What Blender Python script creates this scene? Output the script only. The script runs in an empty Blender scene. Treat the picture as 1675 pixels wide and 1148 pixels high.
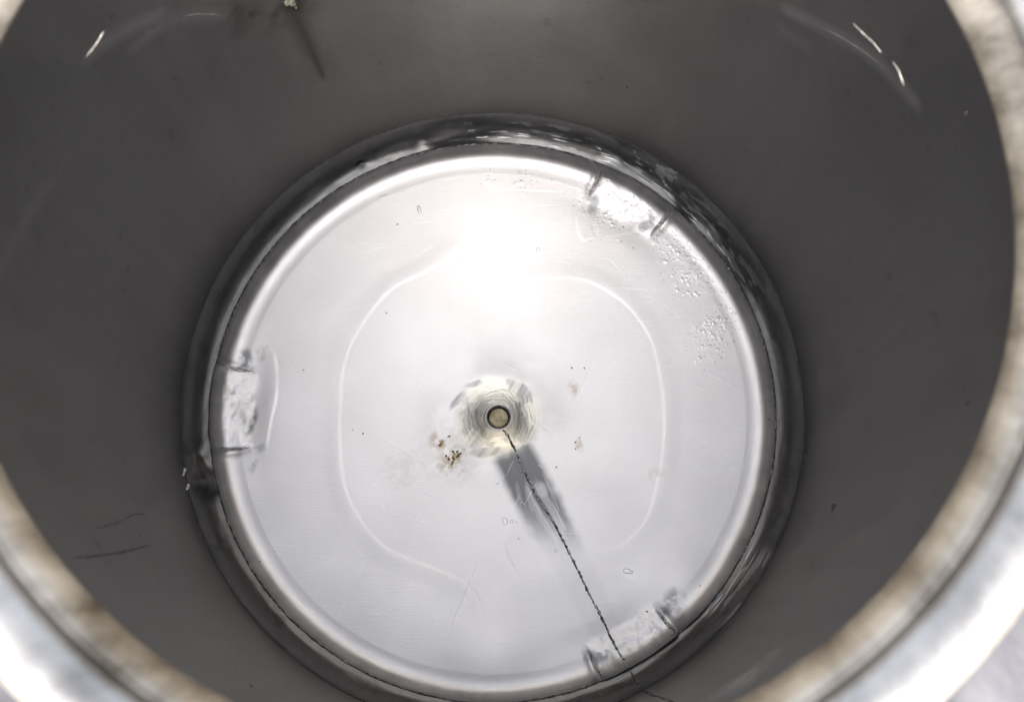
import bpy, math, random
import numpy as np
from mathutils import Vector, Matrix
random.seed(7); rng = np.random.default_rng(7)
sc = bpy.context.scene
S = 0.25                                   # inner radius of the tank in metres; shapes below are in radii

# ------------------------------------------------------------------ camera
FPX = 2200.0
TX, TY = 0.21352, -0.00714
CAM = np.array([0.0294, -0.74332, 2.2631])
def rotm():
    ca, sa, cb, sb = math.cos(TX), math.sin(TX), math.cos(TY), math.sin(TY)
    return np.array([[1,0,0],[0,ca,-sa],[0,sa,ca]]) @ np.array([[cb,0,sb],[0,1,0],[-sb,0,cb]])
ROT = rotm()
cam_d = bpy.data.cameras.new('camera'); cam = bpy.data.objects.new('camera', cam_d)
sc.collection.objects.link(cam); sc.camera = cam
M4 = Matrix([list(ROT[i]) + [CAM[i]*S] for i in range(3)] + [[0,0,0,1]]); cam.matrix_world = M4
cam_d.sensor_width = 36; cam_d.lens = FPX/1675*36
cam_d.clip_start = 0.01; cam_d.clip_end = 500
cam_d.dof.use_dof = True; cam_d.dof.focus_distance = 4.2*S; cam_d.dof.aperture_fstop = 8.0

# ------------------------------------------------------------------ sky, sun, exposure
SUN_EL, SUN_AZ = math.radians(28.6), math.radians(-90.5)      # azimuth of the direction TOWARDS the sun, from +x
w = bpy.data.worlds.new('World'); sc.world = w; w.use_nodes = True
nt = w.node_tree; nt.nodes.clear()
sky = nt.nodes.new('ShaderNodeTexSky'); sky.sky_type = 'NISHITA'; sky.sun_disc = False
sky.sun_elevation = SUN_EL; sky.sun_rotation = math.pi/2 - SUN_AZ
sky.dust_density = 9.0; sky.air_density = 0.6; sky.ozone_density = 0.5
bg = nt.nodes.new('ShaderNodeBackground'); bg.inputs[1].default_value = 0.15
wo = nt.nodes.new('ShaderNodeOutputWorld')
hs = nt.nodes.new('ShaderNodeHueSaturation'); hs.inputs['Saturation'].default_value = 0.35   # thin white haze
nt.links.new(sky.outputs[0], hs.inputs['Color']); nt.links.new(hs.outputs[0], bg.inputs[0]); nt.links.new(bg.outputs[0], wo.inputs[0])
sd = bpy.data.lights.new('sun', 'SUN'); sun = bpy.data.objects.new('sun', sd); sc.collection.objects.link(sun)
sd.energy = 2.2; sd.angle = math.radians(0.5); sd.color = (1.0, 0.94, 0.85)
to_sun = Vector((math.cos(SUN_EL)*math.cos(SUN_AZ), math.cos(SUN_EL)*math.sin(SUN_AZ), math.sin(SUN_EL)))
sun.rotation_euler = to_sun.to_track_quat('Z', 'Y').to_euler()
sc.view_settings.view_transform = 'Standard'; sc.view_settings.look = 'None'
sc.view_settings.exposure = 3.2; sc.view_settings.gamma = 1.0
sc.cycles.use_denoising = True
sc.cycles.max_bounces = 16; sc.cycles.glossy_bounces = 12
sc.cycles.caustics_reflective = True; sc.cycles.blur_glossy = 0.1
sc.cycles.sample_clamp_indirect = 0; 

# ------------------------------------------------------------------ helpers
def link(o, parent=None):
    sc.collection.objects.link(o)
    if parent is not None: o.parent = parent
    return o
def thing(name, label, cat, loc=(0,0,0), group=None):
    o = bpy.data.objects.new(name, None); o.location = loc; o.empty_display_size = 0.05
    o['label'] = label; o['category'] = cat
    if group: o['group'] = group
    return link(o)
def mesh_np(name, V, F, mat, parent=None, smooth=True, attrs=None):
    V = np.asarray(V, np.float32)*S; F = np.asarray(F, np.int32)
    me = bpy.data.meshes.new(name)
    me.vertices.add(len(V)); me.vertices.foreach_set('co', V.ravel())
    k = F.shape[1]
    me.loops.add(F.size); me.loops.foreach_set('vertex_index', F.ravel())
    me.polygons.add(len(F)); me.polygons.foreach_set('loop_start', np.arange(0, F.size, k, dtype=np.int32))
    me.polygons.foreach_set('use_smooth', np.full(len(F), smooth))
    me.update(calc_edges=True)
    for n, a in (attrs or {}).items():
        at = me.attributes.new(n, 'FLOAT', 'POINT'); at.data.foreach_set('value', np.asarray(a, np.float32).ravel())
    me.materials.append(mat)
    return link(bpy.data.objects.new(name, me), parent)
def grid_faces(nr, nt, flip=False):
    i, j = np.meshgrid(np.arange(nr-1), np.arange(nt), indexing='ij')
    a = i*nt + j; b = i*nt + (j+1) % nt; c = (i+1)*nt + (j+1) % nt; d = (i+1)*nt + j
    F = np.stack([a,b,c,d], -1).reshape(-1,4)
    return F[:, ::-1] if flip else F
def lathe(name, prof, mat, parent=None, n=360, flip=False):
    prof = np.asarray(prof, float); th = np.linspace(0, 2*np.pi, n, endpoint=False)
    V = np.stack([prof[:,0,None]*np.cos(th), prof[:,0,None]*np.sin(th), np.repeat(prof[:,1,None], n, 1)], -1)
    return mesh_np(name, V.reshape(-1,3), grid_faces(len(prof), n, flip), mat, parent)
def smooth_poly(pts, n=8):
    pts = np.asarray(pts, float); out = []
    P = np.vstack([2*pts[0]-pts[1], pts, 2*pts[-1]-pts[-2]])
    for i in range(1, len(P)-2):
        for t in np.linspace(0, 1, n, endpoint=False):
            p0,p1,p2,p3 = P[i-1:i+3]
            out.append(0.5*((2*p1)+(p2-p0)*t+(2*p0-5*p1+4*p2-p3)*t*t+(3*p1-p0-3*p2+p3)*t**3))
    out.append(pts[-1]); return np.array(out)

class MatB:
    def __init__(s, name):
        s.m = bpy.data.materials.new(name); s.m.use_nodes = True; s.t = s.m.node_tree; s.t.nodes.clear()
        s.out = s.n('ShaderNodeOutputMaterial'); s.b = s.n('ShaderNodeBsdfPrincipled'); s.l(s.b.outputs[0], s.out.inputs[0])
    def n(s, ty, **k):
        x = s.t.nodes.new(ty)
        for a, v in k.items(): setattr(x, a, v)
        return x
    def l(s, a, b): s.t.links.new(a, b)
    def set(s, **k):
        for a, v in k.items(): s.b.inputs[a.replace('_', ' ')].default_value = v
    def math(s, op, a, b=0.0, c=0.0):
        x = s.n('ShaderNodeMath', operation=op)
        for i, v in enumerate((a, b, c)):
            if isinstance(v, (int, float)): x.inputs[i].default_value = v
            else: s.l(v, x.inputs[i])
        return x.outputs[0]
    def noise(s, vec, scale, detail=3, rough=0.55):
        x = s.n('ShaderNodeTexNoise'); x.inputs['Scale'].default_value = scale
        x.inputs['Detail'].default_value = detail; x.inputs['Roughness'].default_value = rough
        s.l(vec, x.inputs['Vector']); return x.outputs['Fac']
    def ramp(s, f, stops):
        x = s.n('ShaderNodeValToRGB'); e = x.color_ramp.elements
        while len(e) < len(stops): e.new(0.5)
        for k, (p, c) in zip(e, stops): k.position = p; k.color = tuple(c)+(1,) if len(c) == 3 else c
        s.l(f, x.inputs[0]); return x.outputs[0]
    def mix(s, f, a, b):
        x = s.n('ShaderNodeMix', data_type='RGBA')
        for i, v in ((0, f), (6, a), (7, b)):
            if isinstance(v, (int, float)): x.inputs[i].default_value = v
            elif isinstance(v, tuple): x.inputs[i].default_value = tuple(v)+(1,)
            else: s.l(v, x.inputs[i])
        return x.outputs[2]
    def attr(s, name): return s.n('ShaderNodeAttribute', attribute_name=name).outputs['Fac']
    def obj(s): return s.n('ShaderNodeTexCoord').outputs['Object']
    def mapped(s, vec, sc_=(1,1,1)):
        x = s.n('ShaderNodeMapping'); x.inputs['Scale'].default_value = sc_; s.l(vec, x.inputs['Vector']); return x.outputs[0]
    def polar(s):
        p = s.n('ShaderNodeSeparateXYZ'); s.l(s.obj(), p.inputs[0])
        r = s.math('SQRT', s.math('ADD', s.math('MULTIPLY', p.outputs[0], p.outputs[0]), s.math('MULTIPLY', p.outputs[1], p.outputs[1])))
        a = s.math('ARCTAN2', p.outputs[1], p.outputs[0])
        return r, a, p.outputs[2]
    def comb(s, x, y, z):
        c = s.n('ShaderNodeCombineXYZ')
        for i, v in enumerate((x, y, z)):
            if isinstance(v, (int, float)): c.inputs[i].default_value = v
            else: s.l(v, c.inputs[i])
        return c.outputs[0]
    def bump(s, h, strength, dist):
        x = s.n('ShaderNodeBump'); x.inputs['Strength'].default_value = strength; x.inputs['Distance'].default_value = dist
        s.l(h, x.inputs['Height']); s.l(x.outputs[0], s.b.inputs['Normal'])


def vnoise(x, y, seed=0):
    r = np.random.default_rng(seed); T = r.random((256,256))
    xi = np.floor(x).astype(int); yi = np.floor(y).astype(int); fx = x-xi; fy = y-yi
    fx = fx*fx*(3-2*fx); fy = fy*fy*(3-2*fy)
    a = T[xi%256, yi%256]; b = T[(xi+1)%256, yi%256]; c = T[xi%256, (yi+1)%256]; d = T[(xi+1)%256, (yi+1)%256]
    return (a*(1-fx)+b*fx)*(1-fy)+(c*(1-fx)+d*fx)*fy
def fbm(x, y, seed=0, oct=4, g=0.5):
    o = 0; a = 1; t = 0
    for k in range(oct):
        o = o+a*vnoise(x*2**k+17.3*k, y*2**k+5.1*k, seed+k); t += a; a *= g
    return o/t
def sst(a, b, x):
    k = np.clip((x-a)/(b-a), 0, 1); return k*k*(3-2*k)

H, H2, R2 = 1.98966, 2.08434, 0.92568
ZG = -2.75
DX = 0.017                                 # the drain sits a little off the tank's axis
RD = 0.0375                                # drain opening
# -- where a ray of the photograph meets the floor or the wall (used to survey real positions in the tank)
def ray(px, py):
    d = ROT @ np.array([(px-837.5)/FPX, -(py-574)/FPX, -1.0]); return d
def base_z(r):
    r = np.asarray(r, float)
    k = np.clip((r-0.840)/(R2-0.840), 0, 1)
    z = -H2-0.060 - 0.07*(0.840-np.minimum(r, 0.840))
    return z + 0.060*k**3.4
def onfloor(px, py):
    d = ray(px, py); z = -H2-0.04
    for _ in range(6):
        p = CAM+d*((z-CAM[2])/d[2]); z = float(base_z(math.hypot(p[0], p[1])))
    return np.array([p[0], p[1], z])
def onwall(px, py, r=1.0):
    d = ray(px, py); a = d[0]**2+d[1]**2; b = 2*(CAM[0]*d[0]+CAM[1]*d[1]); c = CAM[0]**2+CAM[1]**2-r*r
    t = (-b+math.sqrt(b*b-4*a*c))/(2*a); return CAM+d*t
LEG_PX = [((400,607),(402,731)), ((966,318),(1070,378)), ((1083,1010),(972,1083))]
LEGS = []
for a, b in LEG_PX:
    A, B = onfloor(*a), onfloor(*b); ta, tb = math.atan2(A[1],A[0]), math.atan2(B[1],B[0])
    d = (tb-ta+math.pi) % (2*math.pi)-math.pi
    LEGS.append((ta+d/2, abs(d)/2, ta, tb))
SEAM_PX = [(822,700),(831,712),(848,748),(863,783),(878,812),(893,834),(906,856),(925,892),(945,932),(966,975),(987,1015),(1003,1050),(1021,1080)]
SEAM = np.array([onfloor(*p) for p in SEAM_PX])
# caustic light curves shaped as ridges in the floor; last two at leg dents
CAUSTIC_DENT_PX = [([(757,372),(740,408),(700,440),(640,470),(590,530),(562,590),(554,650),(553,720),(560,790),(580,840),(625,895),(690,925),(760,955),(785,985),(803,1050)], 1.0),
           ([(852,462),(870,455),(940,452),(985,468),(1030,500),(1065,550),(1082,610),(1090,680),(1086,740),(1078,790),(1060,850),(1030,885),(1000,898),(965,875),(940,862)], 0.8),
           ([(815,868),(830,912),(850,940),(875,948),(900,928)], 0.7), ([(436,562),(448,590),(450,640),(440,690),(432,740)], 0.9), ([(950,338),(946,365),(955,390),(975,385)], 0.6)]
GLARE_BUMPS = [(onfloor(795,1080),0.018,0.14),(onfloor(1125,975),0.017,0.13),(onfloor(640,1010),0.004,0.12)]      # bumps added so the floor's slope brightens where the glare lies
CAUSTIC_DENTS = [(smooth_poly(np.array([onfloor(*p) for p in pts]), 5), k) for pts, k in CAUSTIC_DENT_PX]
def caustic_dent_z(x, y):
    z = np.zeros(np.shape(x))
    for Q, k in CAUSTIC_DENTS:
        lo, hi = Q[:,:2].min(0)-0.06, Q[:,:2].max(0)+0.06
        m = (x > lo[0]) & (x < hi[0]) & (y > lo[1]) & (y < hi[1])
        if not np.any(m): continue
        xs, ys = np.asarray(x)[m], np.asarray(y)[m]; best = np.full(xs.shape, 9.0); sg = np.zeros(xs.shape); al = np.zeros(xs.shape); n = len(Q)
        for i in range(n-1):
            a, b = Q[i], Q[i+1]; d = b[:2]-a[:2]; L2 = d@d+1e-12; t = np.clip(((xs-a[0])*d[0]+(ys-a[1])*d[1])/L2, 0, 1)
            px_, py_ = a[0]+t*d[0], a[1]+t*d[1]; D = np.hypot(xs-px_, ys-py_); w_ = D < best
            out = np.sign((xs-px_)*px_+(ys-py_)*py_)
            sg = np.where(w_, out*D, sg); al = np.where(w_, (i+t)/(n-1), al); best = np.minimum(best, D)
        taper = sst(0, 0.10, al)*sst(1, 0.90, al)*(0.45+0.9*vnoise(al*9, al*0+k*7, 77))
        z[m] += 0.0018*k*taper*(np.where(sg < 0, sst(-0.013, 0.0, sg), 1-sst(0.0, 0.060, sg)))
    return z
def angd(a, b): return (a-b+np.pi) % (2*np.pi)-np.pi

def floor_z(x, y):
    r = np.hypot(x, y); th = np.arctan2(y, x); z = base_z(r)
    z = z - 0.027*np.exp(-((x-DX)**2+y*y)/0.075**2)          # dished round the drain
    for q_, a_, s_ in GLARE_BUMPS: z = z + a_*np.exp(-((x-q_[0])**2+(y-q_[1])**2)/s_**2)
    z = z + 0.0016*(fbm(x*4+9, y*4+3, 3, 3)-0.5) + caustic_dent_z(x, y)
    for i, (tc, hw, ta, tb) in enumerate(LEGS):
        u = angd(th, tc)/hw
        n = fbm(th*30, r*16, 40+i, 3)-0.5
        inside = sst(1.06, 0.97, np.abs(u+0.08*n))
        rise = sst(0.795+0.05*n, 0.865, r)
        n2 = fbm(x*38, y*38, 60+i, 3)-0.5
        z = z + 0.012*inside*rise*(1-0.35*u*u) + 0.006*inside*n*rise + 0.006*n2*np.exp(-(u/1.1)**4)*sst(0.78,0.83,r)*sst(0.92,0.88,r)
        halo = np.exp(-(u/1.5)**2)*np.exp(-((r-0.80)/0.045)**2)
        z = z - 0.005*halo
        for s_ in (-1, 1):                                     # puckers where the leg welds end
            z = z - 0.007*np.exp(-((u-s_*1.08)/0.10)**2)*sst(0.80, 0.86, r)
    return z

# ------------------------------------------------------------------ materials
def make_floor_mat():
    b = MatB('brushed_floor_steel'); o = b.obj(); r, a, z = b.polar()
    big = b.noise(o, 22, 4); fine = b.noise(o, 900, 2)
    col = b.mix(b.math('MULTIPLY', big, 0.9), (0.92,0.895,0.88), (0.86,0.845,0.835))
    strokes = b.noise(b.comb(b.math('MULTIPLY', a, 2.2), b.math('ADD', b.math('MULTIPLY', r, 430), b.math('MULTIPLY', b.noise(o, 45, 3), 6)), 0.0), 1.0, 4)
    cream = b.attr('cream')
    col = b.mix(cream, col, b.mix(strokes, (0.60,0.57,0.47), (0.82,0.78,0.66)))
    col = b.mix(b.attr('edge'), col, (0.10,0.10,0.103))        # shade of the upturned floor edge, darkened into the colour
    col = b.mix(b.attr('band'), col, (0.19,0.194,0.20))
    col = b.mix(b.attr('stain'), col, (0.36,0.28,0.13))
    b.l(col, b.b.inputs['Base Color'])
    rg = b.math('ADD', 0.53, b.math('MULTIPLY', big, 0.10))
    rg = b.math('SUBTRACT', rg, b.math('MULTIPLY', cream, 0.22))
    rg = b.math('SUBTRACT', rg, b.math('MULTIPLY', b.attr('band'), 0.06))
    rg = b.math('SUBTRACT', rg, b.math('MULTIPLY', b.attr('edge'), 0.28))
    b.l(rg, b.b.inputs['Roughness']); b.set(Metallic=1.0)
    comb = b.noise(b.comb(b.math('MULTIPLY', a, 95), b.math('MULTIPLY', r, 50), 0.0), 1.0, 2)
    h = b.math('ADD', b.math('MULTIPLY', fine, 0.10), b.math('MULTIPLY', b.math('MULTIPLY', comb, b.attr('edge')), 0.35))
    h = b.math('ADD', h, b.math('MULTIPLY', b.math('MULTIPLY', strokes, cream), 0.45))
    brush = b.noise(b.mapped(o, (60,1400,60)), 1.0, 2)
    h = b.math('ADD', h, b.math('MULTIPLY', brush, 0.10))
    b.bump(h, 1.0, 0.0009)
    return b.m
def make_wall_mat(name, base, rough, coat, rolled=0.0):
    b = MatB(name); o = b.obj(); r, a, z = b.polar()
    big = b.noise(o, 14, 5); sp = b.noise(o, 160, 3)
    brush = b.noise(b.comb(b.math('MULTIPLY', a, 9), b.math('MULTIPLY', z, 900), 0.0), 1.0, 3)
    k = b.math('ADD', b.math('MULTIPLY', big, 0.5), b.math('MULTIPLY', sp, 0.5))
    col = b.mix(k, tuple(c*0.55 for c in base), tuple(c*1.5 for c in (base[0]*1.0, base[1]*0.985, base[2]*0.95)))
    col = b.mix(b.attr('crust_caustic'), col, tuple(min(1, c*5) for c in base))
    col = b.mix(b.attr('stain'), col, (0.016,0.017,0.009))
    b.l(col, b.b.inputs['Base Color'])
    b.l(b.math('ADD', rough-0.05, b.math('MULTIPLY', big, 0.10)), b.b.inputs['Roughness'])
    if rolled:                                 # rolled sheet: the grain runs round the tank and smears reflections up and down
        tg = b.n('ShaderNodeTangent', direction_type='RADIAL', axis='Z'); b.l(tg.outputs[0], b.b.inputs['Tangent'])
        b.set(Anisotropic=rolled, Anisotropic_Rotation=0.25)
    b.set(Metallic=1.0, Coat_Roughness=0.45, Specular_Tint=(0.40,0.395,0.39,1)); 
    b.l(b.math('MULTIPLY', b.math('SUBTRACT', 1.0, b.attr('stain')), coat), b.b.inputs['Coat Weight'])
    b.bump(b.math('ADD', b.math('MULTIPLY', brush, 0.4), b.math('MULTIPLY', b.attr('crust_caustic'), 2.0)), 0.6, 0.0004)
    return b.m
def make_rim_mat(name, col0, col1, rough):
    b = MatB(name); o = b.obj(); r, a, z = b.polar()
    n = b.noise(b.comb(b.math('MULTIPLY', a, 9), b.math('MULTIPLY', z, 22), b.math('ADD', b.math('MULTIPLY', r, 22), b.math('MULTIPLY', a, 5))), 1.0, 4)
    n2 = b.noise(o, 300, 3)
    b.l(b.mix(b.ramp(n, [(0.30,(0,0,0)),(0.68,(1,1,1))]), col0, col1), b.b.inputs['Base Color']); b.set(Metallic=1.0)
    b.l(b.math('ADD', rough-0.06, b.math('MULTIPLY', n, 0.15)), b.b.inputs['Roughness'])
    b.bump(b.math('ADD', b.math('MULTIPLY', n2, 0.2), n), 0.5, 0.0012)
    return b.m
def make_weld_mat():
    b = MatB('weld_bead'); o = b.obj()
    ox = b.attr('oxide')
    b.l(b.mix(ox, (0.40,0.39,0.38), (0.035,0.034,0.035)), b.b.inputs['Base Color'])
    b.l(b.math('ADD', 0.3, b.math('MULTIPLY', ox, 0.4)), b.b.inputs['Roughness'])
    b.l(b.math('SUBTRACT', 1.0, b.math('MULTIPLY', ox, 0.6)), b.b.inputs['Metallic'])
    b.bump(b.noise(o, 700, 3), 0.6, 0.0006)
    return b.m
def m_noise(name, c0, c1, scale, rough, metal=0.0, bumpd=0.0005):
    b = MatB(name); o = b.obj(); n = b.noise(o, scale, 4)
    b.l(b.ramp(n, [(0.3, c0), (0.7, c1)]), b.b.inputs['Base Color']); b.set(Roughness=rough, Metallic=metal)
    b.bump(n, 0.6, bumpd); return b.m
mat_floor = make_floor_mat()
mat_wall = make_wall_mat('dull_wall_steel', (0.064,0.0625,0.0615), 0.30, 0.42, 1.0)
mat_knuckle = make_wall_mat('dull_knuckle_steel', (0.105,0.105,0.108), 0.38, 0.10)
mat_lip = make_rim_mat('lip_steel', (0.085,0.070,0.052), (0.34,0.305,0.255), 0.30)
mat_bead = make_rim_mat('bead_steel', (0.17,0.167,0.163), (0.34,0.33,0.32), 0.40)
mat_flange = make_rim_mat('flange_steel', (0.06,0.06,0.066), (0.13,0.13,0.14), 0.5)
mat_weld = make_weld_mat()
mat_scratch_and_glint = m_noise('bright_scratch_and_glint', (0.90,0.89,0.88), (0.97,0.96,0.95), 300, 0.40, 1.0)
mat_glint = m_noise('bright_glint', (0.20,0.19,0.18), (0.42,0.40,0.37), 300, 0.55, 1.0)  # pale metal of the glint ridges added on the wall
mat_dark = m_noise('black_oxide', (0.012,0.011,0.01), (0.03,0.028,0.025), 400, 0.7)
mat_brown = m_noise('brown_residue', (0.10,0.055,0.018), (0.34,0.21,0.08), 500, 0.8)
mat_flake = m_noise('grey_green_flake', (0.035,0.038,0.026), (0.085,0.09,0.065), 400, 0.85)
mat_drain = m_noise('mottled_beige_deposit', (0.24,0.19,0.10), (0.62,0.53,0.33), 170, 0.5, 0.0, 0.001)
mat_ground = m_noise('concrete', (0.26,0.21,0.15), (0.36,0.30,0.23), 3, 0.9)
wb = MatB('water'); wb.set(Base_Color=(1,1,1,1), Roughness=0.02, IOR=1.33, Transmission_Weight=1.0); mat_water = wb.m

# ------------------------------------------------------------------ setting
g = mesh_np('ground', [(-800,-800,ZG),(800,-800,ZG),(800,800,ZG),(-800,800,ZG)], [(0,1,2,3)], mat_ground, smooth=False); g['kind'] = 'structure'

# ------------------------------------------------------------------ the tank
tank = thing('steel_tank', 'open stainless steel tank seen from above with a bright pale floor and dark walls', 'tank', (0,0,ZG*S))
BACK = Matrix.Translation((0,0,-ZG*S))
def part(o):
    o.matrix_parent_inverse = BACK; return o
# wall, with its stains as wear of the material, plus painted arcs of light
nt_, nz_ = 1024, 260
th = np.linspace(0, 2*np.pi, nt_, endpoint=False); zz = np.linspace(-0.06, -H, nz_)
TH, ZZ = np.meshgrid(th, zz)
stain = np.zeros_like(TH); crust_caustic = np.zeros_like(TH)
def wall_tz(px, py):
    p = onwall(px, py); return math.atan2(p[1], p[0]), p[2]
def wall_seg(a, b, w0, w1):
    (ta, za), (tb, zb) = wall_tz(*a), wall_tz(*b)
    U = np.stack([angd(TH, ta), ZZ-za], -1); d = np.array([float(angd(tb, ta)), zb-za]); L2 = d@d
    t = np.clip((U@d)/L2, 0, 1); D = np.linalg.norm(U-t[...,None]*d, axis=-1)
    w_ = w0+(w1-w0)*t; return np.clip(1.0-D/w_, 0, 1)
nz1 = fbm(TH*20, ZZ*14, 61, 4)
stain = np.maximum(stain, 0.55*wall_seg((480,22),(505,72),0.040,0.040))
stain = np.maximum(stain, 0.55*wall_seg((505,72),(530,128),0.040,0.008))
stain = np.maximum(stain, 0.75*wall_seg((395,25),(480,12),0.10,0.12)*sst(0.3,0.7,nz1))
stain = np.maximum(stain, 0.5*wall_seg((893,33),(893,40),0.02,0.02)*sst(0.3,0.7,nz1))
stain = np.maximum(stain, sst(0.78,0.86, fbm(TH*34, ZZ*28, 71, 3))*0.35)
crust_caustic = np.maximum(crust_caustic, 0.035*sst(0.35,0.8, fbm(TH/(2*np.pi)*128, ZZ*1.2, 81, 4)))
for a, b in (((1240,1090),(1225,1100)),((1200,1118),(1225,1112))):
    crust_caustic = np.maximum(crust_caustic, 0.5*wall_seg(a, b, 0.10, 0.09)*sst(0.35,0.6,fbm(TH*60,ZZ*60,83,4)))
crust_caustic = np.maximum(crust_caustic, 0.30*wall_seg((245,935),(330,1056),0.02,0.012)*sst(0.3,0.6,fbm(TH*80,ZZ*40,85,4)))
for pts, k in (([(1290,18),(1345,45),(1400,75),(1450,115),(1497,168)],0.5),([(1283,50),(1318,75)],0.3),([(140,98),(160,78),(215,45),(260,25)],0.35),([(222,74),(262,42),(318,25),(366,24)],0.35),([(0,440),(60,330),(110,262),(160,215)],0.15)):  # soft caustic arcs on the wall, painted as lighter colour in this mask
    for a_, b_ in zip(pts[:-1], pts[1:]): crust_caustic = np.maximum(crust_caustic, k*0.5*wall_seg(a_, b_, 0.035, 0.035)**0.8*(0.5+nz1))
rw = 1.0 + 0.0040*(fbm(TH/(2*np.pi)*11, ZZ*0.9+3, 91, 2)-0.5)*sst(0,0.3,TH)*sst(2*np.pi,2*np.pi-0.3,TH)*sst(-H,-H+0.1,ZZ)*sst(-0.06,-0.16,ZZ)
V = np.stack([rw*np.cos(TH), rw*np.sin(TH), ZZ], -1).reshape(-1,3)
part(mesh_np('wall', V, grid_faces(nz_, nt_), mat_wall, tank, attrs={'stain': stain, 'crust_caustic': crust_caustic}))
# lip, bead and outer shell
lip = smooth_poly([(1.0,-0.06),(0.99,-0.03),(0.955,-0.008),(0.935,-0.003),(0.93,0.003),(0.934,0.012),(0.95,0.035),(0.972,0.058),(0.99,0.064)],8)
part(lathe('lip', lip, mat_lip, tank, 512))
bead = np.array([(1.048+0.063*math.cos(a), 0.055+0.06*math.sin(a)) for a in np.linspace(math.pi*1.1, -math.pi*0.5, 40)])
part(lathe('rim_flange', smooth_poly([(1.075,0.004),(1.11,0.012),(1.2,0.012),(1.245,0.006),(1.25,-0.01),(1.24,-0.026),(1.2,-0.03),(1.02,-0.03)],6), mat_flange, tank, 360))
part(lathe('rim_bead', bead, mat_bead, tank, 512))
part(lathe('outer_shell', [(1.021,-0.028),(1.025,-0.05),(1.025,ZG+0.35),(1.0,ZG+0.002),(0.9,ZG+0.002)], mat_lip, tank, 256))
# floor plate
nt_, nr_ = 1600, 440
th = np.linspace(0, 2*np.pi, nt_, endpoint=False); rr = np.concatenate([np.linspace(RD, 0.2, 90, endpoint=False), np.linspace(0.2, 0.74, 210, endpoint=False), np.linspace(0.74, R2, 140)])
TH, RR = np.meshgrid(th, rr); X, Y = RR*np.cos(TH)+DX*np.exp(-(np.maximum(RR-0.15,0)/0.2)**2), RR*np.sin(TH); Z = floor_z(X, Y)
def seg2(pts, X, Y):
    best = np.full(X.shape, 9.0); along = np.zeros(X.shape); sd_ = np.zeros(X.shape); acc = 0
    for a, b in zip(pts[:-1], pts[1:]):
        d = b[:2]-a[:2]; L = math.hypot(*d); t = np.clip(((X-a[0])*d[0]+(Y-a[1])*d[1])/L**2, 0, 1)
        D = np.hypot(X-a[0]-t*d[0], Y-a[1]-t*d[1]); m = D < best
        sd_ = np.where(m, ((X-a[0])*d[1]-(Y-a[1])*d[0])/L, sd_); along = np.where(m, acc+t*L, along); best = np.minimum(best, D); acc += L
    return best, along, sd_
D, AL, SD = seg2(SEAM[[0,4,8,12]], X, Y)
TOT = float(AL.max())
SEAM_SIDE = 1.0 if seg2(SEAM[[0,12]], np.array([0.6]), np.array([-0.4]))[2][0] > 0 else -1.0
al = AL/TOT
rag = fbm(X*40, Y*40, 11, 4)-0.5
# the strip ground flat along the radial weld: strong near the drain, fading towards the edge
SIDE = SD*SEAM_SIDE                            # positive on the right of the seam in plan
band = sst(0.088, 0.050, np.abs(SIDE+0.006)*(1+0.9*np.clip(AL-0.30,0,1))+0.010*rag)*sst(0.06, 0.10, AL+0.03*rag)*(1-0.93*sst(0.30*TOT, 0.58*TOT, AL-0.7*SIDE+0.03*rag))*sst(0.93,0.88,RR)*(0.95+0.2*(fbm(X*12,Y*12,13,3)-0.3))
def ell(px, py, rx, ry, rot, soft=0.35):
    c = onfloor(px, py); dx, dy = X-c[0], Y-c[1]; ca, sa = math.cos(rot), math.sin(rot)
    u = (dx*ca+dy*sa)/(rx/507); v = (-dx*sa+dy*ca)/(ry/507); return sst(1+soft, 1-soft, np.hypot(u, v)+0.5*rag)
fing = sst(0.50,0.60, fbm(SIDE*75+3, AL*6+1, 19, 3))*sst(0.20,0.24,AL)*sst(0.46,0.40,AL)
band = band*(1-0.32*fing)*(0.90+0.25*fbm(SIDE*50, AL*4, 23, 3))
for e in ((848,806,4,20,0.2),(866,812,5,26,0.2),(886,801,12,12,0.3),(880,838,5,18,0.3),(906,818,4,22,0.3)):
    band = band*(1-0.22*ell(*e))
Dw = np.abs(SD)
# ground and polished ring round the drain
RG = 0.138+0.018*rag+0.03*(fbm(np.cos(TH+0.6)*2.3+5,np.sin(TH+0.6)*2.3+5,14,2)-0.5)
q = fbm(TH*5+RR*20, RR*90, 15, 4)
cream = sst(RG+0.022, RG-0.03, RR)
band = np.maximum(band, cream*0.62*sst(0.42,0.64,fbm(X*16+2, Y*16+5, 21, 3)+0.25*(q-0.5))*sst(0.05,0.08,RR))
strk = fbm((X*0.55+Y*0.83)*9, (X*0.83-Y*0.55)*120, 27, 3)
for e, k in (((790,648,34,7,0.85),0.45),((762,660,26,5,0.8),0.4),((868,668,22,4,0.85),0.5),((742,668,20,4,0.7),0.3)):
    sw = ell(*e, 0.2)*k*(0.4+strk); band = band*(1-sw); cream = np.maximum(cream, 0.6*sw)
for e in ((850,638,26,12,-0.6),(778,712,24,24,0.5),(775,628,16,5,0.3),(748,655,20,6,0.9),(800,738,34,9,0.1)):
    band = np.maximum(band, 0.62*ell(*e)*(0.3+1.3*strk))
soot = np.exp(-((RR-0.17)/0.07)**2)*sst(0.3,0.7,fbm(X*7+1, Y*7, 25, 3)); band = np.maximum(band, 0.26*soot)
edge = sst(0.870, 0.930, RR+0.01*(fbm(TH*20, RR*4, 17, 3)-0.5))
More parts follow.
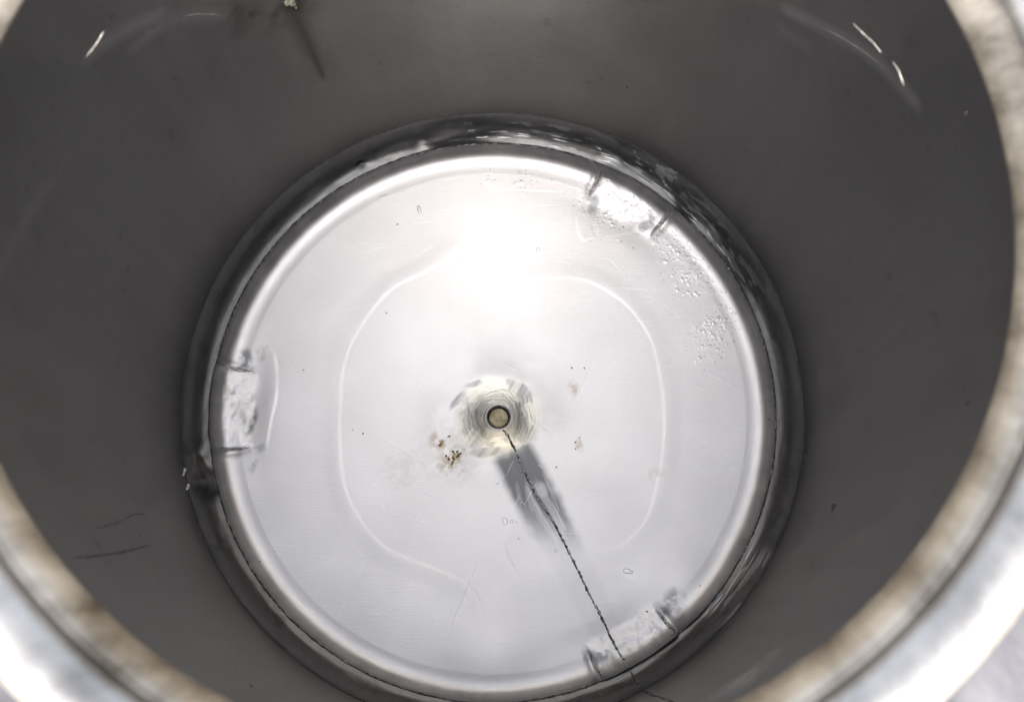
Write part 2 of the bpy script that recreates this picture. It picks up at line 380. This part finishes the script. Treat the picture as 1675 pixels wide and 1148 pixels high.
for (px,py,rx,ry,rot,k) in ((402,585,11,15,0,0.75),(425,580,9,10,0.5,0.35),(413,690,6,22,-0.25,0.8),(400,678,10,22,0,0.3),(424,730,9,10,0,0.4),(412,765,6,14,-0.4,0.4),(395,600,16,4,0.1,0.6),
        (972,335,9,18,-0.2,0.7),(1052,370,20,9,0.2,0.8),(985,300,12,9,0.5,0.4),(1068,352,9,12,0.3,0.5),(1098,985,14,22,-0.5,0.75),(1110,1000,12,14,0,0.6),(985,1070,14,13,0.6,0.85),(1002,1080,20,9,-0.5,0.5)):
    band = np.maximum(band, k*ell(px,py,rx,ry,rot,0.6)*sst(0.25,0.6,fbm(X*45,Y*45,33,3)))
st = np.zeros_like(X)
for (px,py,rx,ry,rot,k) in ((738,752,26,20,0.7,0.5),(716,722,14,16,0.3,0.55),(720,722,9,12,0.3,0.9),(742,752,16,13,0.6,0.75),(748,768,14,12,0.2,0.3),(948,728,6,13,0.2,0.4),(938,636,9,13,0.3,0.45),(1075,777,12,12,0,0.22),(655,770,30,26,0.4,0.12),(735,735,55,50,0.4,0.10),(760,770,40,16,0.6,0.10)):
    st = np.maximum(st, k*ell(px,py,rx,ry,rot,0.5)*sst(0.25,0.65,fbm(X*70,Y*70,31,4)))
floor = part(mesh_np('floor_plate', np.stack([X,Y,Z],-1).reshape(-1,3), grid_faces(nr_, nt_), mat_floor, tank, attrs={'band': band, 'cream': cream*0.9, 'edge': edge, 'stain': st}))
def fpart(o):
    if o.parent is tank: o.matrix_parent_inverse = BACK
    return o
# knuckle strip between the floor weld and the wall
kn = smooth_poly([(R2,-H2),(0.95,-H2+0.014),(0.975,-H2+0.040),(0.992,-H2+0.070),(1.0,-H)],10)
nt_ = 1400; th = np.linspace(0, 2*np.pi, nt_, endpoint=False); TH, KR = np.meshgrid(th, kn[:,0]); KZ = np.repeat(kn[:,1,None], nt_, 1)
kz = (KR-R2)/(1-R2)
prof_w = np.sin(np.clip(kz,0,1)*np.pi)
disp = 0.004*(fbm(TH*5, kz*1.5, 101, 3)-0.5)*prof_w*2*sst(0,0.2,TH)*sst(2*np.pi,2*np.pi-0.2,TH)
tk = lambda px, py: math.atan2(*(onwall(px, py, 0.965)[[1,0]]))
for px, py, a, wt in ((314,782,0.022,0.040),(330,742,-0.010,0.03),(740,215,0.012,0.14),(1130,335,0.012,0.05),(690,232,-0.008,0.03),(1010,255,-0.010,0.05),(1215,450,0.008,0.10)):
    disp = disp + a*np.exp(-(angd(TH, tk(px,py))/wt)**2)*prof_w
crust_caustic = np.zeros_like(TH)
def arc(a, b, soft=0.08):
    ta, tb = tk(*a), tk(*b); m = ta+float(angd(tb,ta))/2; h = abs(float(angd(tb,ta)))/2
    return sst(h+soft, h-soft, np.abs(angd(TH, m)))
n1 = fbm(TH*26, kz*7, 111, 4); n2 = fbm(TH*9, kz*14, 121, 4)
crust_caustic = np.maximum(crust_caustic, arc((740,215),(1240,490))*sst(0.54,0.62,0.5*n1+0.5*n2)*0.30*sst(0.05,0.2,kz)*sst(0.95,0.75,kz))
crust_caustic = np.maximum(crust_caustic, arc((1010,245),(1100,300),0.03)*sst(0.5,0.58,n1)*0.45*sst(0.3,0.5,kz))
crust_caustic = np.maximum(crust_caustic, arc((1160,1010),(1240,900),0.04)*sst(0.55,0.6,n2)*0.4)
kst = sst(0.62,0.74,fbm(TH*16, kz*4, 131, 4))*0.25
c0 = tk(593,281); kst = np.maximum(kst, np.clip(1.6-np.hypot(angd(TH,c0)/0.022,(kz-0.42)/0.13)*1.6,0,1))
disp = disp - 0.010*np.exp(-np.hypot(angd(TH,c0)/0.02,(kz-0.42)/0.14)**2)
nx, nz2 = -0.7, 0.7
V = np.stack([(KR+nx*disp)*np.cos(TH),(KR+nx*disp)*np.sin(TH),KZ+nz2*disp],-1).reshape(-1,3)
part(mesh_np('bottom_knuckle', V, grid_faces(len(kn), nt_), mat_knuckle, tank, attrs={'crust_caustic': crust_caustic, 'stain': kst}))

# weld beads: a path on the steel, with its normals, grown into an uneven ridge
def bead_mesh(name, P, N, width, height, parent, seed=0, closed=False, dots=0.5, wvar=0.6, freq=1.0, mat=None):
    P = np.asarray(P, float); N = np.asarray(N, float); n = len(P); r = np.random.default_rng(seed)
    T = (np.roll(P,-1,0)-np.roll(P,1,0)) if closed else np.gradient(P, axis=0)
    T /= np.linalg.norm(T,axis=1,keepdims=True); B = np.cross(N, T); B /= np.linalg.norm(B,axis=1,keepdims=True)
    L = np.r_[0, np.cumsum(np.linalg.norm(np.diff(P,axis=0),axis=1))]*freq
    wv = 1+wvar*(2*fbm(L*130, L*0, seed+1, 3)-1); off = width*0.5*(2*fbm(L*90, L*0+3, seed+2, 3)-1)
    hv = 0.55+0.9*fbm(L*170, L*0, seed+4, 3)
    us = np.linspace(-1, 1, 9); V = []; ox = []
    if not closed:
        tp = np.minimum(1, np.minimum(np.arange(n), np.arange(n)[::-1])/4+0.15); wv = wv*tp; hv = hv*tp
    for u in us:
        V.append(P + B*((u*width*wv+off)[:,None]) + N*((height*hv*(1-u*u)**0.8-0.25*height)[:,None]))
        k = fbm(L*110, L*0+u*1.3+7, seed+6, 3)
        ox.append(sst(dots+0.06, dots-0.06, k+0.12*u))
    V = np.stack(V, 1); ox = np.stack(ox, 1); m = len(us); F = []
    i = np.arange(n if closed else n-1); a = i[:,None]*m+np.arange(m-1); b_ = ((i+1)%n)[:,None]*m+np.arange(m-1)
    F = np.stack([a, a+1, b_+1, b_], -1).reshape(-1,4)
    return fpart(mesh_np(name, V.reshape(-1,3), F, mat or mat_weld, parent, attrs={'oxide': ox}))
def fnormal(x, y):
    e = 0.002; zx = (floor_z(x+e,y)-floor_z(x-e,y))/(2*e); zy = (floor_z(x,y+e)-floor_z(x,y-e))/(2*e)
    n = np.stack([-zx,-zy,np.ones_like(zx)],-1); return n/np.linalg.norm(n,axis=-1,keepdims=True)
def floor_path(px_pts, n):
    Q = np.array([onfloor(*p) for p in px_pts]); Q = smooth_poly(Q, 12) if len(Q) > 2 else Q
    L = np.r_[0, np.cumsum(np.linalg.norm(np.diff(Q[:,:2],axis=0),axis=1))]; t = np.linspace(0, L[-1], n)
    x = np.interp(t, L, Q[:,0]); y = np.interp(t, L, Q[:,1]); return np.stack([x, y, floor_z(x, y)], -1), fnormal(x, y)
P, N = floor_path(SEAM_PX, 700)
bead_mesh('radial_weld', P, N, 0.0038, 0.0026, floor, 5, dots=0.50, wvar=1.0)
for k, (tc, hw, ta, tb) in enumerate(LEGS):
    for j, t0 in enumerate((ta, tb)):
        r_ = np.linspace(0.835, 0.915, 60); t_ = t0 + 0.006*np.sin(r_*60+k+j)
        x, y = r_*np.cos(t_), r_*np.sin(t_)
        bead_mesh('leg_crease', np.stack([x,y,floor_z(x,y)],-1), fnormal(x,y), 0.0022, 0.003, floor, 300+10*k+j, dots=0.46)
t_ = np.linspace(0, 2*np.pi, 3600, endpoint=False)
rj = R2+0.0012*(fbm(t_/(2*np.pi)*64, t_*0, 201, 3)-0.5)
def ring(r, z): return np.stack([r*np.cos(t_), r*np.sin(t_), z+0*t_], -1)
nin = np.stack([-0.5*np.cos(t_), -0.5*np.sin(t_), 0.866+0*t_], -1)
bead_mesh('ring_weld', ring(rj, -H2+0.0005), nin, 0.0028, 0.0022, tank, 211, True, dots=0.70, wvar=0.9)
nin2 = np.stack([-0.85*np.cos(t_), -0.85*np.sin(t_), 0.53+0*t_], -1)
bead_mesh('corner_weld', ring(0.9985+0.001*(fbm(t_/(2*np.pi)*64, t_*0, 221, 3)-0.5), -H), nin2, 0.0024, 0.0010, tank, 231, True, dots=0.95, wvar=0.9)
# the weld running on up the knuckle and the wall
ts = tk(1062,1118); zz = np.linspace(-H2+0.004, -1.2, 260); rz = np.interp(zz, kn[:,1], kn[:,0]); tw = ts+0.010*(fbm(zz*14, zz*0, 241, 3)-0.5)
bead_mesh('wall_weld', np.stack([rz*np.cos(tw), rz*np.sin(tw), zz],-1), np.stack([-np.cos(tw),-np.sin(tw),0.3+0*tw],-1), 0.0035, 0.003, tank, 251, dots=0.62)
# drain
dz = float(floor_z(np.array(RD+DX),np.array(0.0)))
drain = part(lathe('drain', smooth_poly([(0.050,dz+0.001),(0.046,dz+0.0035),(0.042,dz+0.0035),(0.039,dz+0.001),(0.0375,dz-0.006),(0.0375,dz-0.05)],6), mat_weld, tank, 96)); drain.location.x = DX*S
o = lathe('drain_gap', [(0.0374,dz-0.004),(0.0372,dz-0.022),(0.0300,dz-0.024)], mat_dark, drain, 96)
o = lathe('drain_bottom', [(0.0325,dz-0.020),(0.0315,dz-0.011),(0.030,dz-0.0095),(0.02,dz-0.009),(0.01,dz-0.009),(0.0005,dz-0.009)], mat_drain, drain, 64)
# scratches
SCR = [((604,706),(727,779),1.2),((609,669),(651,697),.7),((651,781),(745,833),1.1),((631,839),(727,865),1.1),((783,915),(731,1037),1.3),((560,926),(623,900),.9),((975,580),(915,700),1.3),((800,310),(919,314),.9),
 ((1148,606),(1223,645),.8),((1129,627),(1167,648),.7),((1181,572),(1216,589),.7),((1185,657),(1226,678),.8),((1136,714),(1220,765),1.0),((1128,722),(1202,768),.8),((1115,749),(1157,774),.8),((1115,825),(1185,870),.9),((1122,752),(1160,772),.6),
 ((1205,700),(1224,708),.6),((1000,790),(975,800),.6),((940,862),(980,838),.8),((965,898),(1010,912),.7),((560,512),(598,498),.9),((596,412),(630,404),.8),((560,650),(568,668),.7),((867,683),(915,722),1.3),((835,690),(858,730),1.2),
 ((985,470),(1110,476),1.0),((1030,525),(1070,526),1.2),((980,480),(1030,492),.8),((648,575),(640,560),.7),((700,660),(712,690),.9),((905,470),(882,520),.8),((845,470),(840,515),.8)]
VS, FS = [], []; nv = 0
def add_ridge(P, N, w_, h_):
    global nv
    T = np.gradient(P, axis=0); T /= np.linalg.norm(T,axis=1,keepdims=True)+1e-9; B = np.cross(N, T); n = len(P)
    tp = np.sin(np.linspace(0.08, math.pi-0.08, n))**0.5
    for u, h in ((-1,-0.3),(0,1),(1,-0.3)): VS.append(P+B*(u*w_*tp)[:,None]+N*(h*h_*tp)[:,None])
    i = np.arange(n-1)
    FS.append(np.concatenate([np.stack([i,i+n,i+n+1,i+1],-1), np.stack([i+n,i+2*n,i+2*n+1,i+n+1],-1)])+nv); nv += 3*n
for a, b, k in SCR:
    P, N = floor_path([a, b], 14); P[:,:2] += 0.004*np.sin(np.linspace(0,3,14))[:,None]*np.array([0.5,0.4]); P[:,2] = floor_z(P[:,0],P[:,1])
    add_ridge(P, N, 0.0014*k, 0.0020*k)
for k in range(700):
    r_ = 0.16+0.71*random.random()**0.6; t0 = random.uniform(0, 2*math.pi); x0, y0 = r_*math.cos(t0), r_*math.sin(t0)
    di = random.choice([-0.5,-0.52,0.1,2.1,1.2,random.uniform(0,3.1)])+random.gauss(0,0.12); L = random.choice([0.012,0.02,0.03,0.05,0.09])*random.uniform(0.6,1.3)
    s_ = np.linspace(-0.5,0.5,7); x = x0+L*s_*math.cos(di)+0.1*L*s_**2; y = y0+L*s_*math.sin(di)
    if np.hypot(x,y).max() > 0.88: continue
    add_ridge(np.stack([x,y,floor_z(x,y)],-1), fnormal(x,y), random.uniform(0.0005,0.0011), 0.0012)
o = fpart(mesh_np('scratches', np.concatenate(VS), np.concatenate(FS), mat_scratch_and_glint, floor)); o['kind'] = 'stuff'
def wall_line(pts, w_, parent):
    P = np.array([onwall(*p, r=0.9985) for p in pts]); P = smooth_poly(P, 10); P[:,:2] /= np.hypot(P[:,0],P[:,1])[:,None]/0.9988
    N = -P.copy(); N[:,2] = 0; N /= np.linalg.norm(N,axis=1,keepdims=True); return P, N
for pts, w_ in (([(112,913),(170,907),(205,901),(250,890)],0.0016),([(150,866),(195,853),(223,840),(240,842)],0.0010)):
    P, N = wall_line(pts, w_, tank); bead_mesh('wall_scratch', P, N, w_, 0.0008, tank, 401, dots=0.85, wvar=0.9)

for pts, w_ in (([(299,779),(303,768),(312,757)],0.006),([(305,801),(309,794),(317,788)],0.0075)):  # glints on the left dent, built as small bright ridges
    P, N = wall_line(pts, w_, tank); bead_mesh('dent_glint', P, N, w_, w_*0.8, tank, 431, dots=0.0, mat=mat_scratch_and_glint)
for pts, w_ in (([(1394,38),(1412,56),(1428,70),(1442,88)],0.0042),([(1459,100),(1468,114),(1478,140)],0.0045),([(171,51),(158,72),(141,94)],0.0042),([(300,27),(330,23),(362,26)],0.0022),([(1350,48),(1400,76),(1440,106)],0.0016)):  # added bright ridges standing in for sunlight glints on the upper wall
    P, N = wall_line(pts, w_, tank); bead_mesh('wall_glint', P, N, w_*0.6, w_*0.4, tank, 421, dots=0.0, wvar=0.5, mat=mat_glint)
# ------------------------------------------------------------------ water
def drop_mesh(cx, cy, rx, ry, rot, h, seed, seg=20, rings=7):
    r = np.random.default_rng(seed); V = []; c, s_ = math.cos(rot), math.sin(rot)
    ph = r.uniform(0, 6.28, 3); N0 = None
    for i in range(rings+1):
        f = i/rings; k = math.sin(f*math.pi/2); hh = math.cos(f*math.pi/2)
        for j in range(seg):
            a = 2*math.pi*j/seg; w_ = 1+0.12*math.sin(2*a+ph[0])+0.07*math.sin(3*a+ph[1])
            u, v = rx*k*w_*math.cos(a), ry*k*w_*math.sin(a)
            V.append((cx+u*c-v*s_, cy+u*s_+v*c, h*hh))
    V = np.array(V); V[:,2] += floor_z(V[:,0], V[:,1])-0.0006
    F = grid_faces(rings+1, seg)
    return V, F
def top_drop(name, label, cat, group, px, py, rx, ry, rot, h, seed, mat=None):
    c = onfloor(px, py); V, F = drop_mesh(c[0], c[1], rx/507, ry/507, rot, h/507, seed)
    # the base closes the drop underneath
    nb = len(V); V = np.vstack([V, [[c[0], c[1], float(floor_z(c[0], c[1]))-0.0008]]]); seg = 20; last = nb-seg
    F = np.vstack([F, [[last+j, nb, nb, last+(j+1)%seg] for j in range(seg)]])
    O = np.array([c[0], c[1], float(floor_z(c[0], c[1]))])
    me = bpy.data.meshes.new(name); me.from_pydata(((V-O)*S).tolist(), [], [tuple(dict.fromkeys(f)) for f in F.tolist()]); me.update()
    me.polygons.foreach_set('use_smooth', np.ones(len(me.polygons), bool)); me.materials.append(mat or mat_water)
    o = link(bpy.data.objects.new(name, me)); o.location = O*S; o['label'] = label; o['category'] = cat
    if group: o['group'] = group
    return o
GW = 'loose water drops on the tank floor'
top_drop('water_drop','tall narrow water drop alone on the upper left of the steel floor','water drop',GW,686,344,3.4,9,0.15,3.5,1)
top_drop('water_drop','round water drop right of the radial weld near the bright lower right floor','water drop',GW,1027,934,7.5,4.5,-0.2,3.5,2)
top_drop('water_drop','small round water drop above the drain in the upper floor','water drop',GW,880,409,3,4.2,0,2.2,3)
top_drop('water_drop','largest drop of the little cluster left of the dark weld strip','water drop',GW,826,852,4.5,6,0.5,3,4)
top_drop('water_drop','middle bead of the little cluster left of the dark weld strip','water drop',GW,837,853,3.0,2.8,0.5,2,5)
top_drop('water_drop','rightmost bead of the little cluster left of the dark weld strip','water drop',GW,845,854,2.2,2.0,0.5,1.6,6)
top_drop('water_drop','tiny water bead touching the lower tip of the dark weld strip','water drop',GW,909,901,2.2,2.2,0,1.6,7)
top_drop('water_drop','flat faint water smear beside the upper left floor edge','water drop',GW,628,322,8,2.6,0.35,1.4,8)
top_drop('water_drop','water bead at the inner end of the upper left leg crease','water drop',GW,409,609,4.0,3.0,0,2.8,9)
top_drop('water_drop','water bead at the inner end of the lower left leg crease','water drop',GW,404,730,4.2,3.2,0,2.8,10)
# condensation: beads too many and too small to count
VS, FS = [], []; nv = 0
def bead_at(px, py, r_, seed):
    global nv
    c = onfloor(px, py)
    if math.hypot(c[0], c[1]) > 0.878+0.02*random.random()**3: return
    V, F = drop_mesh(c[0], c[1], r_*random.uniform(0.7,1.5)/507, r_*random.uniform(0.7,1.3)/507, random.uniform(0,3), r_*0.6/507, seed, 8, 3)
    V = np.vstack([V, V[-8:].mean(0)[None]]); nb = len(V)-1
    VS.append(V); FS.append(np.vstack([F, [[nb-8+j, nb-8+j, nb, nb-8+(j+1)%8] for j in range(0)]]).astype(int)+nv if False else F+nv); nv += len(V)
CL = [(790,255,60,7,90),(860,250,40,8,70),(802,292,10,12,26),(858,292,12,14,40),(930,272,28,14,70),(912,300,8,8,14),(985,290,20,16,90),(1005,330,30,20,80),(955,322,16,10,40),(1040,335,26,18,90),(1055,372,14,16,50),(1090,380,24,20,130),(1120,400,26,26,170),(1150,430,22,22,160),(1180,470,14,18,90),(1100,425,12,16,60),(1128,455,22,10,70),(1135,480,20,8,45),(1202,505,7,18,60),(1215,525,6,12,40),(1165,555,24,28,230),(1172,525,16,10,90),(1140,560,14,18,50),(1015,375,5,14,22),(1000,365,4,12,18),(990,352,5,9,16),(968,360,12,18,40)]
for (cx,cy,sx,sy,n) in CL:
    for k in range(n):
        bead_at(cx+random.gauss(0,sx*0.8), cy+random.gauss(0,sy*0.8), random.choice([0.8,1.0,1.2,1.5,2.1,2.8]), len(VS))
o = mesh_np('condensation', np.concatenate(VS), np.concatenate(FS), mat_water); o['kind'] = 'stuff'; o['label'] = 'fine water beads clustered along the upper right floor edge'

# ------------------------------------------------------------------ dirt
def lump_mesh(cs, seed):
    r = np.random.default_rng(seed); V, F = [], []; nv = 0
    for (c, n, rad) in cs:
        seg, rg = 7, 4
        for i in range(rg+1):
            for j in range(seg):
                a = 2*math.pi*j/seg; f = i/rg*math.pi*0.55; k = rad*(0.6+0.8*r.random())
                V.append(c+np.array([k*math.sin(f)*math.cos(a), k*math.sin(f)*math.sin(a), 0.6*k*math.cos(f)]))
        F.append(grid_faces(rg+1, seg)+nv); nv += seg*(rg+1)
    return np.array(V), np.concatenate(F)
def residue(label, px, py, pts, seed, mat, name='dried_residue', cat='residue', group=None):
    cs = []
    for dx, dy, r_ in pts:
        c = onfloor(px+dx, py+dy); c[2] = float(floor_z(c[0], c[1])); cs.append((c, None, r_/507))
    O = cs[0][0]; V, F = lump_mesh(cs, seed)
    o = mesh_np(name, V-O, F, mat); o.location = O*S; o['label'] = label; o['category'] = cat
    if group: o['group'] = group
    return o
rs = random.Random(3)
GR = 'dried brown residue round the drain'
residue('biggest dark brown crumbly residue patch left below the drain', 742, 750, [(rs.gauss(0,6)+k*0.5-3, rs.gauss(0,5)-k*0.35+3, rs.choice([0.8,1.2,1.7,2.2])) for k in range(20)]+[(9,-7,2.6),(7,-4,2.2),(11,-9,1.8)], 1, mat_brown, group=GR)
residue('tan residue patch with one dark crumb left of the drain', 720, 725, [(0,3,2.2),(1,0,1.6),(-1,-4,1.2),(3,-2,1.1),(15,-12,1.8),(13,-11,1.4)], 2, mat_brown, group=GR)
residue('faint brown crumbs to the right of the drain', 945, 728, [(-4,-5,1.4),(-4,6,1.3),(3,-12,1.3),(0,2,0.9)], 3, mat_brown, group=GR)
GS = 'black specks on the floor'
for k, (px, py, lb) in enumerate([(650,367,'tiny black speck on the upper left floor below the tall narrow drop'),(632,512,'tiny black speck on the floor midway between the drain and the upper left edge'),
        (935,602,'left one of two black specks above the right tan stain'),(956,602,'right one of two black specks above the right tan stain'),(814,790,'black speck just left of the dark weld strip near its top'),
        (848,881,'black speck just below the little cluster of water beads'),(910,764,'black speck just right of the dark weld strip near its top'),(1058,1000,'black speck on the lower right floor inside the lower right leg dent'),
        (497,605,'black speck right of the left leg dent level with its upper crease'),(577,703,'left one of two black specks left of the brown residue'),(594,709,'right one of two black specks left of the brown residue'),
        (1259,686,'black speck on the far right edge of the floor by the ring weld'),(425,918,'black speck on the lower left edge of the floor by the ring weld'),(1144,958,'black speck on the pale floor near the lower right edge above the leg dent')]):
    residue(lb, px, py, [(0,0,rs.uniform(0.8,1.5)),(rs.uniform(-1,1),rs.uniform(-1,1),0.7)], 50+k, mat_dark, 'dirt_speck', 'speck', GS)
def wall_obj(name, label, cat, px, py, blobs, mat, seed, group=None, th_=0.5):
    O = onwall(px, py, 0.9995); cs = []; r = np.random.default_rng(seed); V, F = [], []; nv = 0
    n = -np.array([O[0],O[1],0])/math.hypot(O[0],O[1]); e1 = np.cross([0,0,1], n); e2 = np.array([0,0,1.0])
    for dx, dy, rad in blobs:
        q = onwall(px+dx, py+dy, 0.9995); seg, rg = 8, 3
        for i in range(rg+1):
            for j in range(seg):
                a = 2*math.pi*j/seg; f = i/rg*math.pi/2; k = rad/507*(0.7+0.6*r.random())
                V.append(q-O+e1*k*math.sin(f)*math.cos(a)+e2*k*2.0*math.sin(f)*math.sin(a)+n*(k*th_*math.cos(f)))
        F.append(grid_faces(rg+1, seg)+nv); nv += seg*(rg+1)
    o = mesh_np(name, np.array(V), np.concatenate(F), mat); o.location = O*S; o['label'] = label; o['category'] = cat
    if group: o['group'] = group
    return o
wall_obj('dirt_flake','grey green dirt flake stuck high on the upper left wall above a dark run','flake',476,4,[(0,0,5),(-6,1,4),(3,-5,4.5),(5,4,2.6),(8,9,1.6),(-3,-7,4),(1,-10,4)],mat_flake,5)
GC = 'black specks on the walls'
wall_obj('curled_mark','small dark curled mark on the right wall below the middle','mark',1363,829,[(3.5,-3,1.4),(2,-4.3,1.4),(0,-4.3,1.4),(-1.7,-3,1.4),(-2,-1,1.4),(-1,.6,1.4),(1,1,1.4),(2.6,.2,1.4),(2.8,-1.2,1.3),(-2.4,5,1.4),(-2,9,1.3),(0,4,1.0)],mat_dark,9,th_=0.3)
for k, (px,py,rad,lb) in enumerate([(1026,144,1.6,'small black speck on the top wall right of centre'),(1284,266,1.0,'tiny black speck on the upper right wall above the condensation'),(1580,185,2.2,'blurred dark smudge high on the right wall beside the rim'),
        (1518,240,1.2,'short dark speck on the upper right wall below the bright glint ridges'),(1467,484,1.0,'tiny black speck halfway up the right wall'),(1583,660,1.6,'dark speck on the right wall just inside the rim'),
        (411,1121,1.8,'largest black speck on the wall at the bottom left'),(386,1093,1.0,'smaller black speck above the largest one on the bottom left wall'),(228,877,1.0,'tiny black speck between the two dark scratches on the left wall'),(203,475,1.0,'tiny black speck alone halfway up the left wall')]):
    wall_obj('dirt_speck',lb,'speck',px,py,[(0,0,rad)],mat_dark,80+k,GC)
